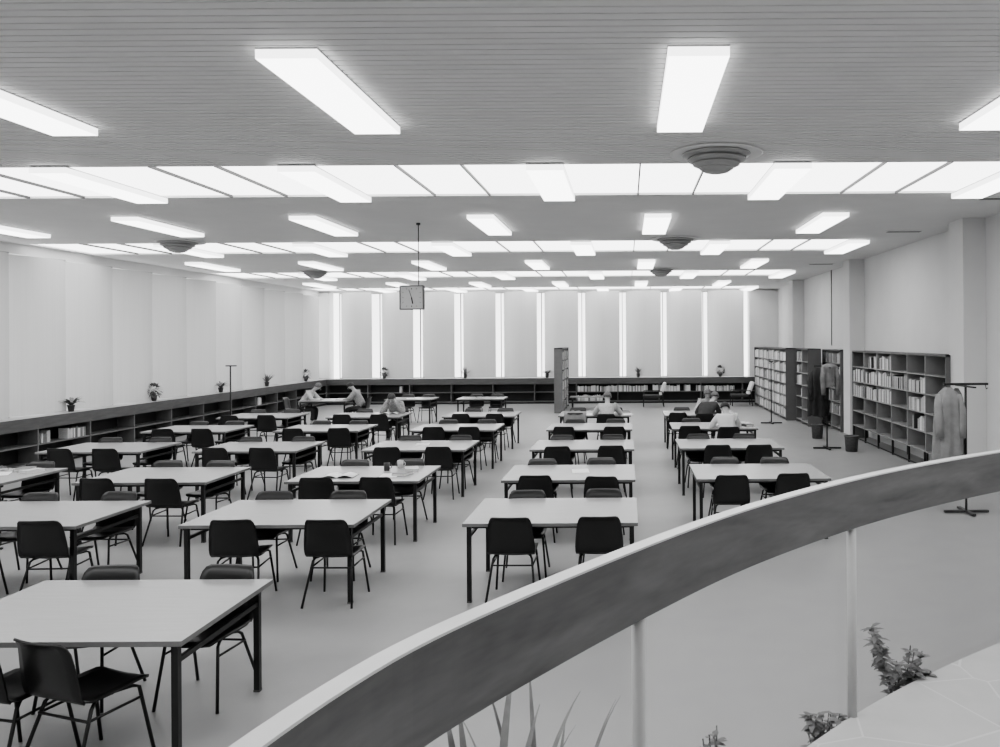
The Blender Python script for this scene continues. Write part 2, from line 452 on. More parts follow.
# long wall case between the pillars
lev = [.33,.68,1.03,1.38,1.73]
o = tall_case('tall_bookcase', 6, .965, .38, lev, 2.1, legs=.33, legbars=True); place_case(o, 5.42, 19.75)
tag(o, 'long grey wall bookcase of six bays on legs between two white pillars', 'bookcase')
fillmap = {4:[(0,0,.2),(1,.3,.2),(2,.9,.9)],3:[(0,1,1),(1,.95,1),(2,1,1),(3,.9,1),(4,.55,.5)],2:[(0,1,1),(1,.9,1),(2,1,1),(3,.25,.3),(4,.6,.6)],1:[(4,.5,.5)]}
for lv, ent in fillmap.items():
    for b, dens, _ in ent:
        if dens > 0:
            fill(5.44, 19.75-.965*b-.02, lev[lv], A90, .92, .33, dens,
                 'book on the %s shelf from the top, %s bay of the long wall bookcase' % (ORD[5-lv], ORD[b+1]), 'books in the long wall bookcase', wmin=.03, wmax=.06)
# second wall case beyond the middle pillar
lev2 = [.1,.43,.76,1.1,1.44,1.76]
o = tall_case('tall_bookcase', 2, .95, .36, lev2, 2.1); place_case(o, 5.44, 22.85)
tag(o, 'dark wall bookcase of two bays just beyond the middle right pillar', 'bookcase')
for lv, dens in ((5,.7),(4,.95),(3,.95),(2,.4),(1,.5)):
    for b in range(2): fill(5.46, 22.85-.95*b-.02, lev2[lv], A90, .9, .31, dens, 'book on the %s shelf from the top of the two-bay wall bookcase' % ORD[6-lv], 'books in the two bay wall bookcase', keys=('bookm','bookd','bookl'))
# stacks standing free
o = tall_case('standing_bookcase', 6, .98, .42, lev2, 2.12); place_case(o, 4.65, 29.95)
tag(o, 'tall free standing bookcase crammed with pale books near the far right corner', 'bookcase')
for lv in range(6):
    for b in range(6): fill(4.67, 29.95-.98*b-.02, lev2[lv], A90, .94, .31, .97, 'pale book in the full bookcase near the far right corner', 'books in the far right bookcase', keys=('bookl','bookw','bookw','bookm'), wmin=.03, wmax=.05)
o = tall_case('standing_bookcase', 2, .78, .36, lev2, 2.12); place_case(o, 4.92, 23.9)
tag(o, 'free standing bookcase with grey end panel behind the rack of dark coats', 'bookcase')
for lv, dens in ((5,.5),(4,.6),(3,.6),(2,.3)):
    fill(4.94, 23.9-.02, lev2[lv], A90, .7, .31, dens, 'book on the %s shelf from the top of the bookcase behind the coats' % ORD[6-lv], 'books behind the coats', keys=('bookl','bookw','bookm'))
for x0, x1, yy in ((4.64, 5.08, 24.04), (4.91, 5.3, 22.31)):
    pass
# tall free standing case in the middle of the far end: grey end panel towards us, books facing right
o = tall_case('standing_bookcase', 3, .98, .27, lev2, 2.14)
o.location = (-2.13, 26.9, 0); o.rotation_euler = (0,0,PI/2)
tag(o, 'tall narrow bookcase standing end on alone in the middle of the far end', 'bookcase')
for lv in range(6):
    for b in range(3): fill(-2.15, 26.92+.98*b, lev2[lv], PI/2, .94, .31, .8, 'book in the lone bookcase at the middle of the far end', 'books in the lone far bookcase')
# books in low shelves
def low_left(Y, L, tier, dens): fill(-11.44, Y, .445 if tier else .09, PI/2, L, .27, dens, 'book in the low shelves under the left windows, beside the %s' % ('tablet stack' if 0 else 'near reading tables'), 'books in the left low shelves', keys=('bookl','bookw','bookm'))
low_left(16.0, .3, 1, 1); low_left(16.75, .62, 1, 1); low_left(25.2, .5, 1, .7)
for x0, L, tier, dens in ((-1.9,2.7,1,.95),(.95,1.5,1,.9),(2.6,1.5,1,.95),(-1.9,1.0,0,.95),(-9.0,.5,1,.6)):
    fill(x0, 31.07, .445 if tier else .09, 0, L, .27, dens, 'pale book in the %s shelf under the far windows' % ('upper' if tier else 'lower'), 'books in the far low shelves', keys=('bookl','bookw','bookw','bookm'))
def vis(b):
    return b[5]/b[1] * (1.0 if b[3] == 0 else 1.0)
books.sort(key=lambda b: -vis(b))
def book_mesh(key):
    m = MB(); m.box(-.5,.5,0,1,0,.02); m.f.clear(); m.v.clear(); m.mi.clear(); m.smooth.clear()
    # spine rounded towards -y, covers and page block
    m.cur = 0
    prof = [(-.5,.06),(-.36,.01),(0,-.02),(.36,.01),(.5,.06)]
    rows = [[(x,y,z) for x,y in prof] for z in (0,1)]
    m.grid(rows, True)
    m.box(-.5,-.38,.06,1,0,1); m.box(.38,.5,.06,1,0,1)
    m.cur = 1; m.box(-.38,.38,.05,.95,.02,.97)
    me = m.build('book', [M[key], M['paper']])
    return me
protos = {}
for i, b in enumerate(books[:290]):
    x,y,z,ang,w,h,d,key,lab,grp = b
    if key not in protos: o = protos[key] = book_mesh(key)
    else: o = protos[key].copy(); COL.objects.link(o)
    o.location = (x,y,z); o.rotation_euler = (0,0,ang); o.scale = (w,d,h)
    tag(o, lab, 'book', grp)
keys = ['bookm','bookl','bookw','bookd']
rest = {}
for b in books[290:]: rest.setdefault(b[9], []).append(b)
for g, bs in rest.items():
    mb = MB()
    for b in bs:
        x,y,z,ang,w,h,d,key,lab,grp = b
        u = Vector((math.cos(ang), math.sin(ang),0)); v = Vector((-math.sin(ang), math.cos(ang),0)); P = Vector((x,y,z))
        vs = [P+u*a*w/2+v*c*d+Vector((0,0,e*h)) for e in (0,1) for a,c in ((-1,0),(1,0),(1,1),(-1,1))]
        mb.cur = keys.index(key)
        mb.add(vs, [(0,3,2,1),(4,5,6,7),(0,1,5,4),(1,2,6,5),(2,3,7,6),(3,0,4,7)])
    tag(mb.build('packed_books', [M[k] for k in keys]), 'the other small ' + g, 'books', kind='stuff')

# ------------------------------------------------------------------ tables
TW, TD, TH = 1.6, 1.19, .73
def make_table(w=TW, d=TD, name='reading_table'):
    r = empty(name)
    m = MB(); m.box(0,w,0,d,TH-.032,TH); 
    for i in (2,3,4,5): m.mi[i] = 1
    m.mi[0] = 1
    m.build('tabletop', [M['tabletop'], M['tableedge']], r, bevel=.003)
    for x in (.055, w-.055):
        for y in (.05, d-.13):
            m = MB(); m.bar((x,y,.012),(x,y,TH-.032),.038); lg = m.build('leg', M['steel'], r)
            m = MB(); m.bar((x,y,0),(x,y,.014),.042); m.build('foot_cap', M['bar'], lg)
    m = MB()
    for y in (.12, d-.12): m.bar((.055,y,TH-.05),(w-.055,y,TH-.05),.025,.036)
    m.build('apron_rail', M['steel'], r)
    for x in (.055, w-.055):
        m = MB(); m.bar((x,.05,TH-.13),(x,d-.13,TH-.13),.022,.03); m.build('side_rail', M['steel'], r)
    return r
def make_chair(name='shell_chair'):
    r = empty(name)
    def sheet(prof, n=8, bow=0):
        rows = []
        for (y,z,hw,bw) in prof:
            rows.append([(hw*(2*j/n-1), y+bw*(1-(2*j/n-1)**2), z) for j in range(n+1)])
        return rows
    seat = [(.235,.418,.165,.0),(.225,.432,.185,0),(.19,.44,.195,0),(.08,.436,.2,0),(-.05,.43,.203,0),(-.14,.432,.207,0),(-.185,.45,.212,0)]
    rows = []
    n = 8
    for (y,z,hw,_) in seat: rows.append([(hw*(2*j/n-1), y, z+.012*abs(2*j/n-1)**2) for j in range(n+1)])
    m = MB(); m.grid(rows); m.build('seat', M['shell'], r, solid=.014)
    back = [(-.185,.45,.212,-.0),(-.208,.475,.216,-.012),(-.218,.52,.218,-.02),(-.23,.60,.213,-.026),(-.243,.68,.204,-.028),(-.253,.735,.196,-.028),(-.268,.77,.187,-.026),(-.292,.795,.172,-.022),(-.312,.803,.15,-.018)]
    m = MB(); m.grid(sheet(back)); m.build('backrest', M['shell'], r, solid=.014)
    for sx in (-1,1):
        m = MB(); m.tube([(sx*.13,-.05,.418),(sx*.165,-.10,.41),(sx*.178,-.125,.39),(sx*.226,-.265,.0)], .0105); m.build('leg', M['steel'], r)
        m = MB(); m.tube([(sx*.13,.02,.418),(sx*.17,.13,.42),(sx*.18,.165,.405),(sx*.215,.235,.0)], .0105); m.build('leg', M['steel'], r)
    m = MB()
    m.tube([(-.19,-.152,.335),(.19,-.152,.335)], .008)
    for sx in (-1,1): m.tube([(sx*.188,-.152,.335),(sx*.188,.178,.345)], .008)
    m.build('stretcher', M['steel'], r)
    m = MB(); m.tube([(-.14,-.04,.414),(.14,-.04,.414)], .01); m.tube([(-.14,.03,.414),(.14,.03,.414)], .01); m.build('seat_frame', M['steel'], r)
    return r
tproto = make_table(); cproto = make_chair(); used = {'t':False,'c':False}
COLS = {'D':(-9.07,'column by the left shelves'),'C':(-6.62,'second column from the left'),'A':(-4.09,'column left of the aisle'),
        'B':(-1.51,'middle column'),'F':(.82,'rightmost table column')}
ROWS = {1:4.56, 2:7.45, 3:9.75, 4:12.5, 5:15.25, 6:18.0}
LAY = {'A':[1,2,3,4,5,6],'B':[2,3,4,5,6],'C':[2,3,4,5,6],'D':[3,4,5,6],'F':[3,4,5,6]}
occupied = {('F',5,'near',1),('F',6,'near',1),('F',6,'far',1),('B',6,'near',1),('C',6,'far',1)}
fix = {('A',1,'near',0):(-3.50,4.62,-.22),('A',1,'near',1):(-3.06,4.62,-.34),('A',1,'far',0):(-3.64,5.5,None),('A',1,'far',1):(-2.85,5.5,None),
       ('A',2,'near',0):(-3.58,7.60,.08),('A',2,'near',1):(-2.70,7.58,-.02),('B',2,'near',0):(-1.06,7.62,-.02),('B',2,'near',1):(-.27,7.64,.03),
       ('C',2,'near',1):(-5.3,7.6,.05),('C',3,'near',0):(-6.27,9.9,.0),('C',3,'near',1):(-5.47,9.85,-.03),
       ('F',4,'near',0):(1.36,12.6,0),('F',4,'near',1):(1.98,12.6,.02),('F',5,'near',0):(1.15,15.35,0),('F',5,'near',1):(1.84,15.2,.0),('F',6,'near',0):(1.1,18.1,0),('F',6,'near',1):(1.66,17.95,0),('B',6,'near',1):(-.46,17.95,0),
       ('F',3,'near',0):(1.22,9.85,.0),('F',3,'near',1):(1.95,9.95,.04)}
CH = {}
rowstart = {c: LAY[c][0] for c in LAY}
def place_chair(x, y, rz, label, group):
    o = cproto if not used['c'] else copy_tree(cproto); used['c'] = True
    o.location = (x,y,0); o.rotation_euler = (0,0,rz); tag(o, label, 'chair', group); return o
for c, rows in LAY.items():
    x0, cn = COLS[c]
    for r in rows:
        jt = 0 if r <= 3 else .03; y0 = ROWS[r] + R.uniform(-jt,jt); xx = x0 + R.uniform(-jt,jt)
        k = r - rowstart[c] + 1
        tn = ('nearest' if k == 1 else ORD[k]) + ' table'
        o = tproto if not used['t'] else copy_tree(tproto); used['t'] = True
        o.location = (xx, y0, 0); o.rotation_euler = (0,0,math.radians(R.uniform(-.4,.4)) if jt else 0)
        tag(o, 'pale topped reading table on dark legs, %s in the %s' % ('nearest' if k == 1 else ORD[k], cn), 'table', 'reading tables in rows')
        for side in ('near','far'):
            for j in (0,1):
                key = (c,r,side,j)
                off = (.42, 1.2)[j] + R.uniform(-.07,.07); cx = xx+off
                if side == 'near':
                    cy = y0 + .15 + R.uniform(-.07,.05); rz = R.uniform(-.09,.09)
                else:
                    cy = y0 + TD - .235 + R.uniform(-.03,.04); rz = PI + R.uniform(-.09,.09)
                if key in fix:
                    cx, cy, q = fix[key]; cy += .03
                    if q is not None: rz = q
                if key in occupied:
                    cy = y0 - .12 if side == 'near' else y0+TD+.14; rz = 0 if side == 'near' else PI
                s = 820/cy
                if 627 + (cx+.3)*s < -15: continue
                CH[key] = place_chair(cx, cy, rz, 'black shell chair, %s side %s place, %s, %s' % (side, ('left','right')[j], tn, cn), 'black shell chairs at the reading tables')
# loose tables at the far end
for x, y, lb in ((-6.95,23.4,'left of the two small pale tables before the far shelves'),(-4.9,23.4,'right of the two small pale tables before the far shelves'),(-9.25,23.0,'small pale table at the far left with two readers sitting at its ends')):
    o = make_table(1.35, 1.0, 'small_table') if lb.startswith('left of') else copy_tree(small)
    small = o if lb.startswith('left of') else small
    o.location = (x,y,0); tag(o, lb, 'table', 'small tables at the far end')
    if 'readers' not in lb:
        for j in (0,1): place_chair(x+.4+.62*j, y+.85, PI, '%s black chair behind the %s small far table' % (('left','right')[j], lb.split()[0]), 'chairs at the small far tables')
place_chair(-9.5, 23.45, -PI/2, 'black chair under the reader at the left end of the far table', 'chairs at the small far tables')
place_chair(-7.65, 23.45, PI/2, 'black chair under the reader at the right end of the far table', 'chairs at the small far tables')

# ------------------------------------------------------------------ lounge chairs and low tables near the far shelves
def make_lounge():
    r = empty('lounge_chair')
    m = MB(); m.box(-.3,.3,-.3,.32,.32,.42); m.build('seat_cushion', M['cushiond'], r, bevel=.03)
    m = MB(); m.add([(-.29,-.26,.42),(.29,-.26,.42),(.29,-.36,.42),(-.29,-.36,.42),(-.29,-.42,.86),(.29,-.42,.86),(.29,-.52,.86),(-.29,-.52,.86)],[(0,3,2,1),(4,5,6,7),(0,1,5,4),(1,2,6,5),(2,3,7,6),(3,0,4,7)]); m.build('back_cushion', M['cushion'], r, bevel=.03)
    for sx in (-.3,.3):
        m = MB(); m.tube([(sx,.3,0),(sx,.28,.55),(sx,-.35,.55)],.016); m.build('armrest', M['steel'], r)
        m = MB(); m.tube([(sx,-.36,.55),(sx,-.42,0)],.016); m.build('leg', M['steel'], r)
    return r
lp = make_lounge()
for i,(x,y,rz,lb) in enumerate(((.88,29.4,PI/2,'left of the two'),(4.05,29.6,PI/2,'right of the two'))):
    o = lp if i == 0 else copy_tree(lp); o.location = (x,y,0); o.rotation_euler = (0,0,rz)
    tag(o, 'dark lounge chair with white back cushion by the far shelves, %s' % lb, 'armchair', 'lounge chairs by the far shelves')
def low_table(x,y,lb):
    r = empty('low_table',(x,y,0))
    B(-.7,.7,-.3,.3,.40,.43).build('tabletop', M['tabletop'], r)
    for a in (-.62,.62):
        for b in (-.24,.24): m = MB(); m.tube([(a,b,0),(a,b,.4)],.016); m.build('leg', M['steel'], r)
    tag(r, lb, 'table'); return r
low_table(-1.3, 28.7, 'low pale table left of the lounge chairs by the far shelves')

# ------------------------------------------------------------------ balustrade and landing
RC = [(-.74,-.6),(-.70,.1),(-.635,.72),(-.545,1.215),(-.481,1.423),(-.417,1.604),(-.285,1.837),(-.0565,2.207),(.311,2.744),(.568,3.045),(1.066,3.589),(1.76,4.148),(2.35,4.56),(3.1,4.98),(4.0,5.32),(5.0,5.52),(5.86,5.6)]
def cr_spline(P, n=10):
    out = []
    for i in range(len(P)-1):
        p0 = Vector(P[max(i-1,0)]); p1 = Vector(P[i]); p2 = Vector(P[i+1]); p3 = Vector(P[min(i+2,len(P)-1)])
        for k in range(n):
            t = k/n
            out.append(.5*((2*p1)+(-p0+p2)*t+(2*p0-5*p1+4*p2-p3)*t*t+(-p0+3*p1-3*p2+p3)*t**3))
    out.append(Vector(P[-1])); return out
curve = cr_spline(RC, 10)
for _ in range(50):
    c2 = [curve[0]] + [(curve[i-1]+curve[i]*2+curve[i+1])/4 for i in range(1,len(curve)-1)] + [curve[-1]]
    curve = c2
# arc length resample
def resample(c, ds):
    out = [c[0].copy()]; acc = 0
    for i in range(len(c)-1):
        a, b = c[i], c[i+1]; L = (b-a).length; t = 0
        while acc + (L-t) >= ds:
            t += ds-acc; acc = 0; out.append(a+(b-a)*(t/L))
        acc += L-t
    return out
curve = resample(curve, .06)
def normals(c):
    out = []
    for i in range(len(c)):
        d = (c[min(i+1,len(c)-1)]-c[max(i-1,0)]).normalized(); out.append(Vector((-d.y, d.x)))  # outward (towards the hall)
    return out
NRM = normals(curve)
def sweep(i0, i1, o0, o1, z0, z1, name, m, parent):
    rows = []
    for i in range(i0, i1+1):
        p, n = curve[i], NRM[i]; a = p+n*o0; b = p+n*o1
        rows.append([(a.x,a.y,z0),(b.x,b.y,z0),(b.x,b.y,z1),(a.x,a.y,z1)])
    mb = MB(); mb.grid(rows, True, True)
    N = len(rows); mb.add([rows[0][k] for k in range(4)],[(0,1,2,3)]); mb.add([rows[-1][k] for k in range(4)],[(3,2,1,0)])
    mb.smooth = [False]*len(mb.f)
    o = mb.build(name, m, parent)
    return o
LZ = H0-1.6; RT = H0-.6
bal = empty('balustrade', (0,0,0))
tag(bal, 'curved balustrade with broad wooden handrail, slim metal posts and glass across the foreground', 'railing')
def near_idx(x,y): return min(range(len(curve)), key=lambda i:(curve[i]-Vector((x,y))).length)
j1 = near_idx(.311,2.744); j2 = near_idx(1.78,4.16); NC = len(curve)-1
for a,b in ((0,j1),(j1,j2),(j2,NC)):
    sweep(a, b, .0, .038, RT-.20, RT, 'rail_board', M['rail'], bal)
sweep(0, NC, -.002, .046, RT, RT+.006, 'rail_lit_top', M['lit_top'], bal)  # thin pale strip, the board's lit upper side put into colour
acc0 = near_idx(.02,2.33); step = int(round(1.49/.06))
def seen(i):
    q = curve[i]+NRM[i]*.022; return 627+820*q.x/max(.3,q.y)
pa = min(range(acc0-15,acc0+15), key=lambda i: abs(seen(i)-635)); pb_ = min(range(acc0+10,acc0+50), key=lambda i: abs(seen(i)-853.5))
step = pb_-pa
for i in [pa+k*step for k in range(-2,5) if 0 <= pa+k*step < NC]:
    p = curve[i]+NRM[i]*.022
    m = MB(); m.tube([(p.x,p.y,LZ-.2),(p.x,p.y,RT-.195)], .0205, 12); m.build('post', M['post'], bal)
sweep(0, NC, .044, .05, LZ-.15, RT-.199, 'glass_panel', M['bglass'], bal)
# landing slab
e = [curve[i]+NRM[i]*.02 for i in range(0,NC+1)]
poly = [(p.x,p.y) for p in e] + [(XR, 5.6), (XR,YB), (-.74,YB)]
m = MB(); n = len(poly)
m.add([(x,y,LZ) for x,y in poly]+[(x,y,0) for x,y in poly], [tuple(range(n-1,-1,-1))]+[(i,(i+1)%n,n+(i+1)%n,n+i) for i in range(n)])
struct(m.build('landing', [M['stone']]))
# planter outside the landing edge
pl = empty('planter', (0,0,0)); tag(pl, 'low curved concrete planter trough at the foot of the landing', 'planter')
ia, ib = near_idx(-.5,1.4), near_idx(1.9,4.25)
sweep(ia, ib, .08, .5, .0, .36, 'trough', M['planter'], pl)
sweep(ia+1, ib-1, .13, .45, .36, .375, 'soil', M['soil'], pl)
def leaf_strip(mb, base, direction, length, width, droop, n=5):
    d = Vector(direction).normalized(); side = d.cross(Vector((0,0,1)))
    side = side.normalized() if side.length > .01 else Vector((1,0,0))
    P = Vector(base); rows = []
    for i in range(n+1):
        t = i/n; w = width*math.sin(PI*min(.97,.08+t*.92))
        c = P + d*length*t + Vector((0,0,-droop*length*t*t))
        rows.append([c-side*w/2, c+side*w/2])
    mb.grid(rows, True)
def bush(x,y,z0,h,rad,nl,ls,name,lab,mat_=None, group=None):
    r = empty(name,(x,y,z0)); st = MB(); lf = MB(); R2 = random.Random(int(x*1000)+int(y*77))
    for s in range(12):
        a = R2.uniform(0,2*PI); rr = rad*R2.uniform(.2,1); hh = h*R2.uniform(.65,1)
        top = Vector((math.cos(a)*rr, math.sin(a)*rr, hh)); mid = Vector((top.x*.4, top.y*.4, hh*.55))
        st.tube([(0,0,0),mid,top],.003,5)
        for k in range(nl//6):
            t = R2.uniform(.35,1); p = mid.lerp(top,(t-.35)/.65) if t > .5 else mid*(t/.5)
            aa = R2.uniform(0,2*PI); leaf_strip(lf, p, (math.cos(aa),math.sin(aa),R2.uniform(-.1,.8)), ls*R2.uniform(.7,1.2), ls*.5, .35, 3)
    st.build('stem', M['leaf'], r); lf.build('foliage', mat_ or M['leaf'], r)
    tag(r, lab, 'plant', group); return r
def arching(x,y,z0,h,n,lab,name='arching_plant',w=.03):
    r = empty(name,(x,y,z0)); lf = MB(); R2 = random.Random(int(x*900)+5)
    for k in range(n):
        a = 2*PI*k/n+R2.uniform(-.3,.3); q = R2.uniform(.14,.36); leaf_strip(lf,(0,0,0),(math.cos(a)*q,math.sin(a)*q,1),h*R2.uniform(.9,1.2),w,.38,12)
    lf.build('foliage', M['leafl'], r); tag(r, lab, 'plant'); return r
bush(1.33,4.0,.37,.66,.18,190,.06,'leafy_plant','bushy leafy plant growing up beside the right hand balustrade post')
bush(.84,3.56,.37,.44,.10,90,.06,'leafy_plant','small leafy plant left of the right hand post, just over the landing edge')
bush(.32,3.0,.37,.60,.07,60,.05,'leafy_plant','small sprig of leaves at the bottom edge between the two posts')
arching(-.42,2.34,.37,1.38,16,'pale arching grassy plant at the bottom below the handrail')
arching(-.27,2.52,.37,1.28,12,'thin pale arching plant right of the larger grassy one below the handrail', w=.02)

# ------------------------------------------------------------------ potted plants on the ledges
def potted(x,y,kind,lab,i):
    z = .97; r = empty('potted_plant',(x,y,z)); R2 = random.Random(i*31)
    m = MB(); m.lathe([(.001,0),(.05,0),(.07,.12),(.075,.12),(.075,.14),(.06,.14),(.055,.12),(.001,.12)],16); m.build('pot', M['pot'], r)
    m = MB()
    if kind == 'spiky':
        for k in range(26):
            a = R2.uniform(0,2*PI); q = R2.uniform(.2,1.2); leaf_strip(m,(0,0,.11),(math.cos(a)*q,math.sin(a)*q,1),R2.uniform(.3,.55),.035,.3,5)
    elif kind == 'round':
        for k in range(120):
            v = Vector((R2.gauss(0,1),R2.gauss(0,1),R2.gauss(0,1))).normalized(); leaf_strip(m, Vector((0,0,.27))+v*.11,(v.x,v.y,v.z+.2),.11,.05,.3,3)
    else:
        for k in range(40):
            a = R2.uniform(0,2*PI); q = R2.uniform(.6,1.6); leaf_strip(m,(0,0,.12),(math.cos(a)*q,math.sin(a)*q,1.3),R2.uniform(.28,.5),.045,.5,5)
    m.build('foliage', M['leaf'], r)
    tag(r, lab, 'potted plant', 'potted plants along the window ledges')
PP = [(-11.6,17.1,'wide'),(-11.6,20.1,'round'),(-11.6,23.4,'wide'),(-11.6,26.4,'spiky'),(-11.6,29.6,'round')]
for i,(x,y,k) in enumerate(PP): potted(x,y,k,'potted plant on the left window ledge, %s from the near end' % ORD[i+1],i+1)
for i,(px,k) in enumerate(((384,'round'),(465,'spiky'),(547,'wide'),(638,'spiky'),(720,'round'))):
    potted((px-627)/26.2,31.3,k,'potted plant on the far window ledge, %s from the left corner' % ORD[i+1],i+11)

# ------------------------------------------------------------------ clock
ck = empty('hanging_clock',(-3.56,13.6,0)); tag(ck,'square pale clock hanging on a thin rod from the ceiling','clock')
S = .193; zc = 3.115
m = MB()
for a,b,c,d in ((-S,S,zc+S-.008,zc+S+.008),(-S,S,zc-S-.008,zc-S+.008),(-S-.008,-S+.008,zc-S,zc+S),(S-.008,S+.008,zc-S,zc+S)): m.box(a,b,-.04,.04,c,d)
m.build('case', M['bar'], ck)
dial = B(-S+.005,S-.005,-.03,.03,zc-S+.005,zc+S-.005).build('dial', M['clockf'], ck)
m = MB()
for k in range(12):
    a = 2*PI*k/12; q = .155; x,z = math.sin(a), math.cos(a); sc = q/max(abs(x),abs(z))
    m.bar((x*sc*.86,-.033,zc+z*sc*.86),(x*sc,-.033,zc+z*sc),.012,.004)
m.build('hour_marks', M['clockd'], dial)
for L,an,w,nm in ((.105,170,.018,'hour_hand'),(.14,-19,.012,'minute_hand')):
    a = math.radians(an); m = MB(); m.bar((0,-.037,zc),(L*math.sin(a),-.037,zc+L*math.cos(a)),w,.004); m.build(nm, M['clockd'], dial)
m = MB(); m.tube([(.11,0,zc+S),(.11,0,ZC)],.008); m.lathe([(.035,-.03),(.035,0),(.001,0)],12,(.11,0,ZC)); m.build('hanging_rod', M['bar'], ck)

# ------------------------------------------------------------------ coat racks, coats, stands
def coat_rack(x,y,h,lab,bar=.28,rz=0):
    r = empty('coat_rack',(x,y,0),rz)
    m = MB(); m.tube([(0,0,.03),(0,0,h)],.016,10); m.build('pole', M['rack'], r)
    m = MB(); m.bar((-.3,0,.025),(.3,0,.025),.05,.03); m.bar((0,-.26,.025),(0,.26,.025),.05,.03); m.build('cross_base', M['rack'], r)
    m = MB(); m.bar((-bar,0,h),(bar,0,h),.05,.03); m.bar((0,-bar,h-.03),(0,bar,h-.03),.04,.02)
    for k in (-1,1): m.tube([(k*bar*.9,0,h-.01),(k*bar*.9,-.03,h-.07),(k*bar*.9,-.07,h-.05)],.006,6)
    m.build('hanger_bar', M['rack'], r)
    tag(r, lab, 'coat rack'); return r
def coat(x,y,ztop,zbot,w,d,key,lab,seed,name='overcoat',rz=0,sleeve=True):
    r = empty(name,(x,y,0),rz); R2 = random.Random(seed); n = 40; rows = []
    ph = [R2.uniform(0,6.28) for _ in range(3)]; L = ztop-zbot
    for i in range(15):
        t = i/14; z = ztop-L*t
        sw = w/2*(.28+.72*min(1,(t/.14))**.6)*(1+.10*t); sd = d/2*(.4+.6*min(1,t/.12))*(1+.25*t)
        row = []
        for k in range(n):
            a = 2*PI*k/n; f = 1+.15*(.3+t)*math.sin(6*a+ph[0])+.10*(.3+t)*math.sin(9*a+ph[1]+t)
            row.append((math.cos(a)*sw*f, math.sin(a)*sd*f, z+(.02*math.sin(3*a+ph[2]) if i == 14 else 0)))
        rows.append(row)
    m = MB(); m.grid(rows,True,True); m.build('body', M[key], r)
    if sleeve:
        for s in (-1,1):
            m = MB(); m.tube([(s*w*.36,-.03,ztop-.1),(s*w*.47,-d*.3,ztop-.3),(s*w*.46,-d*.42,ztop-.5),(s*w*.44,-d*.45,ztop-.68)],.06,10,[.055,.06,.055,.05]); m.build('sleeve', M[key], r)
    tag(r, lab, 'coat'); return r
coat_rack(4.62,11.2,1.76,'dark metal coat rack nearest the balustrade on the right',.3)
coat(4.36,11.16,1.72,.58,.33,.24,'coatl','pale grey coat hanging on the nearest coat rack',3)
coat(4.52,11.26,1.70,.66,.16,.2,'coatm','mid grey coat tucked behind the pale one on the nearest rack',9,sleeve=False)
coat_rack(4.33,17.8,1.80,'dark metal coat rack laden with coats beside the two-bay bookcase',.28)
coat(4.12,17.8,1.76,.72,.36,.3,'coatd','long black coat hanging on the middle coat rack',4)
coat(4.36,17.7,1.86,1.36,.34,.26,'coatm','short grey jacket hanging at the right of the middle rack',5,'short_jacket')
coat_rack(4.07,23.2,1.76,'empty dark coat rack in front of the full far bookcase',.06)
r = empty('floor_stand',(-10.5,21.7,0)); tag(r,'thin dark stand with a small crossbar beside the left low shelves','stand')
m = MB(); m.tube([(0,0,.02),(0,0,1.78)],.02); m.build('pole', M['rack'], r)
m = MB(); m.bar((-.12,0,1.77),(.16,0,1.77),.05,.03); m.build('crossbar', M['rack'], r)
m = MB(); m.bar((-.25,0,.02),(.25,0,.02),.05,.03); m.bar((0,-.25,.02),(0,.25,.02),.05,.03); m.build('cross_base', M['rack'], r)
for x,y,lb in ((4.75,17.4,'dark round waste basket at the foot of the white pillar'),(4.56,19.7,'grey waste basket between the middle rack and the two-bay bookcase')):
    r = empty('waste_basket',(x,y,0)); m = MB(); m.lathe([(.001,.01),(.12,.0),(.145,.32),(.15,.33),(.138,.33),(.115,.03),(.001,.03)],20); m.build('bin', M['basket'], r)
    m = MB(); m.lathe([(.143,.315),(.157,.315),(.157,.335),(.143,.335),(.143,.315)],20); m.build('rim', M['bar'], r)
    tag(r, lb, 'waste basket')
m = MB(); m.tube([(XR-.03,23.4,2.2),(XR-.03,23.4,ZC)],.013); tag(m.build('wall_pipe', M['bar']),'thin dark pipe running down the right wall from the ceiling','pipe')

# ------------------------------------------------------------------ things on tables
def paper(x,y,rz,lab,z=TH): 
    m = MB(); m.box(-.105,.105,-.148,.148,0,.004); o = m.build('paper_sheet', M['paper']); o.location = (x,y,z); o.rotation_euler = (0,0,rz); tag(o,lab,'paper'); return o
def flatbook(x,y,rz,key,lab,z=TH,w=.17,d=.24,h=.035):
    r = empty('closed_book',(x,y,z),rz)
    m = MB(); m.box(-w/2,w/2,-d/2,d/2,0,.004); m.box(-w/2,w/2,-d/2,d/2,h-.004,h); m.box(-w/2,-w/2+.004,-d/2,d/2,0,h); m.build('cover', M[key], r)
    B(-w/2+.004,w/2-.006,-d/2+.006,d/2-.006,.004,h-.004).build('pages', M['paper'], r); tag(r,lab,'book'); return r
def openbook(x,y,rz,lab,z=TH):
    r = empty('open_book',(x,y,z),rz); rows = []
    for yy in (-.13,.13): rows.append([(.19*(i/6-1), yy, .004+.028*math.sin(PI*min(1,i/6))) for i in range(7)]+[(.19*(i/6), yy, .004+.028*math.sin(PI*(i/6))) for i in range(1,7)])
    m = MB(); m.grid(rows); m.build('pages', M['paper'], r, solid=.004); B(-.2,.2,-.14,.14,0,.003).build('cover', M['bookd'], r); tag(r,lab,'book'); return r
lab3 = 'on the third table left of the aisle'
paper(-2.95,10.15,.1,'white sheet of paper by the glasses '+lab3); openbook(-3.55,10.1,.05,'open book at the middle '+lab3)
flatbook(-2.78,10.55,.3,'bookl','pale book lying flat near the right end '+lab3); flatbook(-2.8,10.2,-.2,'bookm','grey book lying flat near the front corner '+lab3)
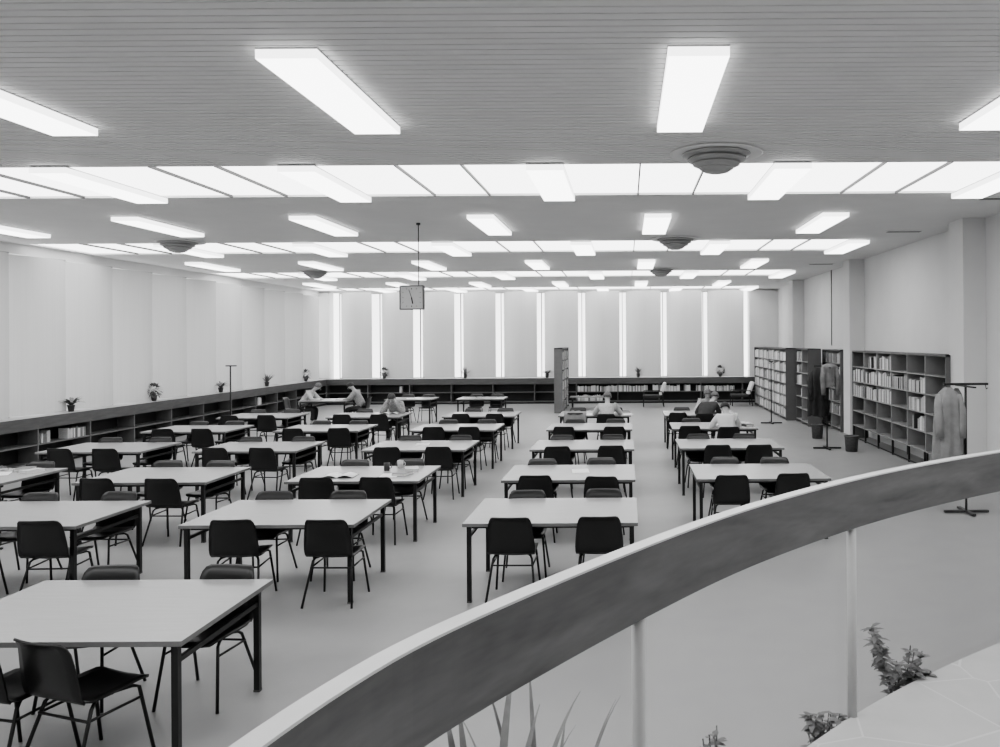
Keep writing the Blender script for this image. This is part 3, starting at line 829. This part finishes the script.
def mug(x,y,lab,key='bookd'):
    r = empty('drinking_mug',(x,y,TH)); m = MB(); m.lathe([(.001,0),(.035,0),(.04,.1),(.036,.1),(.032,.008),(.001,.008)],16); m.build('cup', M[key], r)
    m = MB(); m.tube([(.037,0,.08),(.06,0,.075),(.062,0,.04),(.036,0,.025)],.005,6); m.build('handle', M[key], r); tag(r,lab,'mug')
mug(-3.1,10.55,'small dark mug '+lab3); mug(-2.98,10.75,'small pale mug '+lab3,'bookl')
dl = 'on the nearest table by the left shelves'
flatbook(-7.9,10.75,.2,'bookm','grey book lying near the back corner '+dl); flatbook(-7.7,10.6,-.4,'bookl','pale book lying near the right corner '+dl)
openbook(-8.25,10.2,-.3,'open book lying near the front edge '+dl); flatbook(-8.3,10.8,.9,'bookd','dark book at the back edge '+dl); paper(-8.0,10.45,.5,'sheet of paper between the books '+dl)
fl = 'on the third table of the rightmost column'
openbook(1.85,15.75,.0,'open book before the white-shirted reader '+fl); flatbook(2.3,15.7,.3,'bookd','dark book lying at the right end '+fl); flatbook(2.22,16.1,-.1,'bookw','white book lying behind the dark one '+fl)
ml = 'on the farthest table of the middle column'
openbook(-.42,18.45,0,'open book before the lone reader '+ml); paper(.0,18.35,.2,'paper at the right end '+ml); flatbook(-.05,18.8,.1,'bookd','dark book at the back right '+ml); flatbook(-1.2,18.6,.2,'bookl','pale book at the left end '+ml); paper(-.85,18.4,-.3,'paper left of the lone reader '+ml)
openbook(1.75,18.5,0,'open book before the dark-jacketed reader on the farthest right table'); paper(1.2,18.6,.4,'white paper at the left of the farthest right table'); 
openbook(-5.45,18.85,PI,'open book before the bowed reader on the farthest table, second column')
openbook(-8.95,23.5,-PI/2,'open book before the left reader on the far left table'); openbook(-8.2,23.5,PI/2,'open book before the right reader on the far left table')
paper(-6.3,23.8,.3,'paper on the left small table before the far shelves'); flatbook(-4.3,23.8,.2,'bookm','grey book on the right small table before the far shelves')
paper(-3.3,13.2,.15,'white sheet on the fourth table left of the main aisle')
paper(-.6,10.4,.1,'white sheet lying on the second table of the middle column'); 
# folded pale coat over the empty chair beside the lone reader
rows = []
for i in range(9):
    t = i/8; y = -.30 if t < .5 else -.20; a = (t-.5)*2
    z = .82-.30*abs(a)+.0; yy = -.262+.055*math.copysign(min(1,abs(a)*3),a)
    rows.append([(-.24+.48*j/10, yy+.012*math.sin(j*1.7+i), z+.03*math.sin(PI*j/10)+.01*math.sin(j*2.1)) for j in range(11)])
m = MB(); m.grid(rows); o = m.build('draped_coat', M['coatl'], solid=.012)
cc = CH[('B',6,'near',0)]
o.location = cc.location; o.rotation_euler = cc.rotation_euler
tag(o,'pale coat draped over the empty chair left of the lone reader','coat')

# ------------------------------------------------------------------ people
def skin_obj(name, verts, edges, radii, roots, material, parent, sub=2):
    me = bpy.data.meshes.new(name); me.from_pydata(verts, edges, []); me.materials.append(material)
    o = bpy.data.objects.new(name, me); COL.objects.link(o); o.parent = parent
    md = o.modifiers.new('Skin','SKIN'); md.use_smooth_shade = True
    me.skin_vertices.new() if not me.skin_vertices else None
    sv = me.skin_vertices[0].data
    for i, r in enumerate(radii):
        sv[i].radius = (r, r) if not isinstance(r, tuple) else r
        sv[i].use_root = i in roots
    s = o.modifiers.new('Subsurf','SUBSURF'); s.levels = sub; s.render_levels = sub
    return o
class Sk:
    def __init__(s): s.v=[]; s.e=[]; s.r=[]; s.roots=[]
    def chain(s, pts, rad, start=None):
        ids = []
        prev = start
        if start is None: s.roots.append(len(s.v))
        for p, r in zip(pts, rad):
            s.v.append(tuple(p)); s.r.append(r); i = len(s.v)-1; ids.append(i)
            if prev is not None: s.e.append((prev,i))
            prev = i
        return ids
def person(x,y,rz,lab,shirt,hair,lean=.18,headf=.05,headdrop=0.0,elbow=.05,hands=(.12,.36),armz=.76,turn=0.0,hairlong=False,chin=False,side=0.0,tall=1.0):
    r = empty('person',(x,y,0),rz); tag(r,lab,'person'); r.scale = (.94,.94,.94)
    L = lean; hip = Vector((0,-.06,.53)); sp = Vector((side*.3,-.05+L*.35,.74)); ch = Vector((side*.7,-.04+L*.75,.93)); nk = Vector((side,-.03+L,1.075)); 
    hb = nk+Vector((side*.2+turn*.02,.02+headf*.4,.065)); hc = hb+Vector((turn*.03,headf*.6+.02,.085-headdrop)); ht = hc+Vector((turn*.02,headf*.3,.07-headdrop*.3))
    b = Sk()
    t = b.chain([hip,sp,ch,nk,hb,hc,ht],[(.15,.11),(.125,.095),(.15,.10),.052,.062,(.078,.095),(.066,.078)])
    arms = []
    for s in (-1,1):
        sh = ch+Vector((s*.17,0.01,.075)); el = Vector((sh.x+s*(.06+elbow), sh.y+.14, .80 if armz < .9 else .86)); wr = Vector((s*hands[0]+side*.8, sh.y+hands[1], armz))
        if chin: el = Vector((sh.x+s*.10, sh.y+.2,.77)); wr = hc+Vector((s*.09,.03,-.05))
        hd = (wr-el).normalized()
        a = b.chain([sh,el,wr,wr+hd*.07],[.055,.042,.028,(.036,.02)],start=t[2]); arms.append((sh,el,wr,hd,s))
        hp = Vector((s*.09,-.03,.51)); kn = Vector((s*.12,.40,.50)); an = Vector((s*.13,.33,.09)); to = Vector((s*.14,.47,.035))
        b.chain([hp,kn,an,to],[.085,.062,.042,.038],start=t[0])
        # fingers as separate short chains rooted inside the palm
        side_v = hd.cross(Vector((0,0,1))).normalized()
        palm = wr+hd*.06
        for q,(off,ln) in enumerate(((-.026,.05),(-.009,.062),(.009,.058),(.025,.045))):
            p0 = palm+side_v*off; b.chain([p0,p0+hd*ln*.7+Vector((0,0,.004)),p0+hd*ln*1.25+Vector((0,0,-.014))],[.009,.0085,.007])
        th = wr+hd*.025; sv = side_v*(-s)*(1 if hd.y > 0 else 1)
        b.chain([th,th+sv*.035+hd*.02,th+sv*.045+hd*.05],[.011,.010,.008])
    skin_obj('body', b.v, b.e, b.r, b.roots, M['skin'], r)
    # shirt
    c = Sk(); t = c.chain([hip+Vector((0,0,.03)),sp,ch,nk+Vector((0,0,-.03))],[(.172,.14),(.165,.14),(.182,.145),.064])
    for (sh,el,wr,hd,s) in arms: c.chain([sh,el,wr-hd*.02],[.08,.064,.046],start=t[2])
    skin_obj('shirt', c.v, c.e, c.r, c.roots, M[shirt], r)
    c = Sk(); t = c.chain([hip+Vector((0,0,-.01)),hip+Vector((0,0,.05))],[(.172,.125),(.165,.12)])
    for s in (-1,1): c.chain([Vector((s*.09,-.03,.515)),Vector((s*.12,.40,.50)),Vector((s*.13,.34,.14))],[.098,.076,.058],start=t[0])
    skin_obj('trousers', c.v, c.e, c.r, c.roots, M['trous'], r)
    for s in (-1,1):
        m = MB(); m.tube([(s*.13,.29,.04),(s*.135,.38,.045),(s*.14,.5,.03)],.04,10,[.04,.045,.03]); m.build('shoe', M['hair'], r)
    # head details
    f = (Vector((turn*.5,1,-.2-headdrop*6 - headf))).normalized(); u = Vector((0,0,1)); sd = f.cross(u).normalized(); u = sd.cross(f)
    R3 = .102
    m = MB(); nn = 14; rows = []
    cen = hc+u*.022-f*.012
    for i in range(9):
        th = PI*.60*i/8; row = []
        for k in range(nn):
            a = 2*PI*k/nn; rad = R3*math.sin(th)+.0005
            fr = math.cos(a)
            thk = th*(1-.38*max(0,fr)) if True else th
            v = u*math.cos(thk)*R3*1.08+f*math.cos(a)*R3*1.06*math.sin(thk)+sd*math.sin(a)*R3*.92*math.sin(thk)
            row.append(cen+v)
        rows.append(row)
    if hairlong:
        row = [p+(-u*.09-f*.02 if (p-cen).dot(f) < .03 else Vector((0,0,0))) for p in rows[-1]]; rows.append(row)
    m.grid(rows,True,True); m.build('hair', M[hair], r, solid=.01)
    m = MB()
    for s in (-1,1):
        m.lathe([(.0005,-.008),(.008,0),(.0005,.008)],8,tuple(hc+f*.094+sd*s*.03+u*.01))
    m.build('eyes', M['eye'], r)
    m = MB(); m.tube([hc+f*.085+u*.012,hc+f*.112-u*.018,hc+f*.09-u*.026],.011,8,[.006,.012,.008]); m.build('nose', M['skin'], r)
    m = MB(); m.tube([hc+f*.088-u*.05-sd*.022,hc+f*.095-u*.048,hc+f*.088-u*.05+sd*.022],.005,6); m.build('mouth', M['lip'], r)
    m = MB()
    for s in (-1,1): m.tube([hc+sd*s*.08+u*.02,hc+sd*s*.092+u*.005-f*.008,hc+sd*s*.08-u*.025],.009,8,[.008,.012,.006])
    m.build('ears', M['skin'], r)
    return r
def chair_at(txt): return [q for q in bpy.data.objects if q.get('label','').startswith(txt)][0]
def at_chair(txt): c = chair_at(txt); return c.location.x, c.location.y
x,y = CH[('F',5,'near',1)].location.xy
person(x,y,0,'reader in a white shirt seen from behind at the right hand table column','shirtw','hair',lean=.22,headf=.10,headdrop=.07)
x,y = CH[('F',6,'near',1)].location.xy
person(x-.05,y,0,'reader in a dark jacket leaning right behind the white-shirted one','jacket','hairm',lean=.34,side=.28,turn=.5,headdrop=.05)
x,y = CH[('F',6,'far',1)].location.xy
person(x-.12,y,PI,'person in a pale top facing us at the farthest table of the rightmost column','shirtl','hairm',lean=.24,hairlong=True,headdrop=.04)
x,y = CH[('B',6,'near',1)].location.xy
person(x+.02,y,0,'reader in a light shirt seen from behind alone at the farthest middle table','shirtl','hairm',lean=.16,headf=.04,headdrop=.02,elbow=.09)
x,y = CH[('C',6,'far',1)].location.xy
person(x,y,PI,'reader bowed over a book with both hands to the face, facing us','shirtp','hair',lean=.38,headf=.12,headdrop=.08,chin=True)
person(-9.3,23.45,-PI/2,'reader in a pale top at the left end of the far left table','shirtl','hairm',lean=.38,headf=.10,headdrop=.06)
person(-7.62,23.45,PI/2,'reader in a patterned shirt at the right end of the far left table','shirtp','hair',lean=.24,headf=.06,headdrop=.05)

# ------------------------------------------------------------------ outside: ground and pale trees beyond the windows

# ------------------------------------------------------------------ world
wd = bpy.data.worlds.new('overcast'); scn.world = wd; wd.use_nodes = True
bg = wd.node_tree.nodes['Background']; bg.inputs[0].default_value = (1,1,1,1); bg.inputs[1].default_value = 4.0
scn.view_settings.view_transform = 'AgX'; scn.view_settings.look = 'AgX - Medium High Contrast'
scn.view_settings.exposure = -0.28; scn.view_settings.gamma = 1
